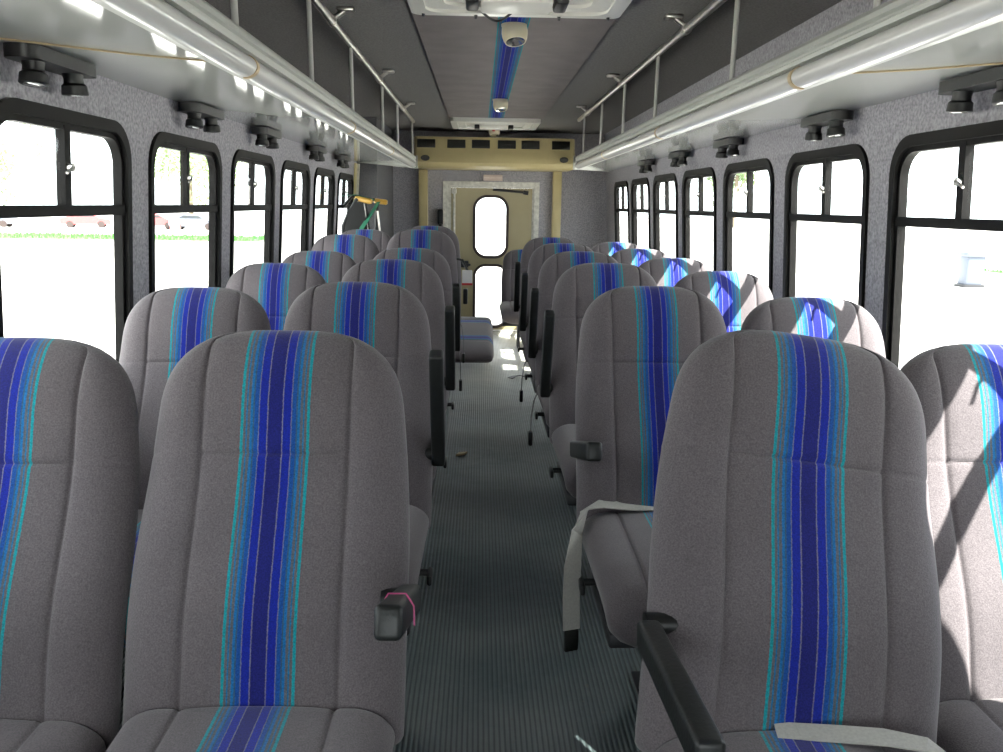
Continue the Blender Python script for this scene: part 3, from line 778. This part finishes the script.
def car(x, y, ry, m, label):
    r = empty('parked_car', (x, y, -1.55), label, 'car', 'cars parked beyond the grass')
    r.rotation_euler = (0, 0, ry)
    side = [(-2.15, .32), (2.1, .32), (2.2, .55), (2.1, .80), (1.2, .92), (.6, 1.38), (-.9, 1.42), (-1.7, .98), (-2.15, .92), (-2.22, .6)]
    b = MB()
    lv = [(-.86, .92), (-.80, 1), (.80, 1), (.86, .92)]
    rings = [[b.bm.verts.new((px * (.985 if s < 1 else 1), w * (1 - .16 * max(0, pz - .85)), .32 + (pz - .32) * (s if pz > 1 else 1))) for px, pz in side] for w, s in lv]
    n = len(side)
    for A, B_ in zip(rings, rings[1:]):
        for k in range(n): b.bm.faces.new((A[k], A[(k + 1) % n], B_[(k + 1) % n], B_[k]))
    b.bm.faces.new(rings[0]); b.bm.faces.new(rings[-1][::-1])
    b.build('car_body', m, r, angle=30)
    for s in (-1, 1):
        b = MB(); b.prism([(-1.45, .96), (1.0, .96), (.52, 1.30), (-.85, 1.33)], 'y', s * .80 - .03, s * .80 + .03); b.build('side_window', M['carglass'], r)
        for wx_ in (-1.35, 1.35):
            b = MB(); b.cyl((wx_, s * .70, .32), (wx_, s * .88, .32), .32, n=24); b.build('wheel', M['rubber'], r)
car(-31.2, 80, .25, M['carred'], 'small red car parked beyond the grass, seen through the second left window')
car(-27.0, 79, .15, M['cargrey'], 'dark grey car parked beyond the grass, seen through the second left window')
car(-38, 81, .3, M['carred'], 'red car parked beyond the grass, seen through the nearest left window')
car(-46, 79, .2, M['cargrey'], 'dark car at the left edge, seen through the nearest left window')
sb = empty('sign_board', (-21.4, 58.5, -1.07), 'brownish red board standing on posts beyond the grass, second left window', 'board')
b = MB(); b.box(-.36, .36, -.04, .04, .14, .98, .02); b.build('board', M['brick'], sb)
for s in (-1, 1):
    b = MB(); b.box(s * .28 - .04, s * .28 + .04, .04, .12, 0, .9); b.build('post', M['bark'], sb)

def tree(x, y, h, r, label, seed):
    rnd = random.Random(seed)
    t = empty('broadleaf_tree', (x, y, -1.2), label, 'tree', 'trees in the distance')
    b = MB(); b.tube([(0, 0, 0), (.1, 0, h * .25), (0, .1, h * .5), (.05, 0, h * .8)], .22, 10)
    for k in range(5): a = k * 1.3; b.tube([(0, 0, h * (.4 + .05 * k)), (math.cos(a) * r * .4, math.sin(a) * r * .4, h * (.55 + .05 * k))], .08, 8)
    b.build('trunk', M['bark'], t)
    b = MB(); cl = [(rnd.gauss(0, r * .45), rnd.gauss(0, r * .45), h * .62 + rnd.gauss(0, h * .13), r * rnd.uniform(.3, .5)) for _ in range(16)]
    for _ in range(2600):
        cx, cy, cz, cr = rnd.choice(cl); d = Vector((rnd.gauss(0, 1), rnd.gauss(0, 1), rnd.gauss(0, 1))).normalized() * cr * rnd.uniform(.6, 1)
        p = Vector((cx, cy, cz)) + d; u = Vector((rnd.gauss(0, 1), rnd.gauss(0, 1), rnd.gauss(0, 1))).normalized() * .22; w = u.orthogonal().normalized() * .16
        b.add([p - u, p + w, p + u, p - w], [(0, 1, 2, 3)])
    b.build('foliage', M['leaf'], t, smooth=False)
tree(-29, 84, 11, 5, 'green tree in the distance, seen through the second left window', 1)
tree(-47, 80, 10, 4.5, 'green tree in the distance, seen through the nearest left window', 2)
tree(32, 104, 11, 3.0, 'tree in the distance, seen through the right windows', 3)
eb = empty('equipment_box', (13.0, 21.5, GZ), 'dark grey equipment box outside the nearest right window', 'equipment box')
b = MB(); b.box(-.24, .24, -.22, .22, .06, .86, .05); b.build('box_body', M['cabinet'], eb)
b = MB(); b.box(-.30, .30, -.27, .27, .80, .92, .03); b.build('box_lid', M['cabinet'], eb)
b = MB(); b.box(-.28, .28, -.25, .25, 0, .08, .01); b.build('plinth', M['steel'], eb)

# ------------------------------------------------------------------ light
w = bpy.data.worlds.new('sky'); S.world = w; w.use_nodes = True
bg = w.node_tree.nodes['Background']; bg.inputs[0].default_value = (.93, .97, 1.0, 1); bg.inputs[1].default_value = 6.0
sun = bpy.data.lights.new('sun', 'SUN'); sun.energy = 32; sun.angle = math.radians(.6); sun.color = (1, .96, .9)
so = bpy.data.objects.new('sun', sun); COL.objects.link(so)
to_sun = Vector((.54, -.41, .745))
so.rotation_euler = to_sun.to_track_quat('Z', 'Y').to_euler()

# ------------------------------------------------------------------ camera
cam = bpy.data.cameras.new('camera'); co = bpy.data.objects.new('camera', cam); COL.objects.link(co)
f_px, yaw, pit, rol = 815.19, .029, .2074, .0153
cam.sensor_fit = 'HORIZONTAL'; cam.sensor_width = 36; cam.lens = 36 * f_px / 1003; cam.clip_start = .02; cam.clip_end = 500
fwd = Vector((math.sin(yaw) * math.cos(pit), math.cos(yaw) * math.cos(pit), -math.sin(pit)))
r0 = Vector((math.cos(yaw), -math.sin(yaw), 0)); u0 = r0.cross(fwd)
rr = r0 * math.cos(rol) + u0 * math.sin(rol); uu = -r0 * math.sin(rol) + u0 * math.cos(rol)
co.matrix_world = Matrix(((rr.x, uu.x, -fwd.x, -.098), (rr.y, uu.y, -fwd.y, 0), (rr.z, uu.z, -fwd.z, 1.22), (0, 0, 0, 1)))
S.camera = co
vs = S.view_settings
vs.view_transform = 'Standard'; vs.look = 'None'; vs.exposure = .1; vs.gamma = 1; vs.use_curve_mapping = False
S.cycles.max_bounces = 10; S.cycles.diffuse_bounces = 6; S.cycles.transparent_max_bounces = 12
S.cycles.use_denoising = True
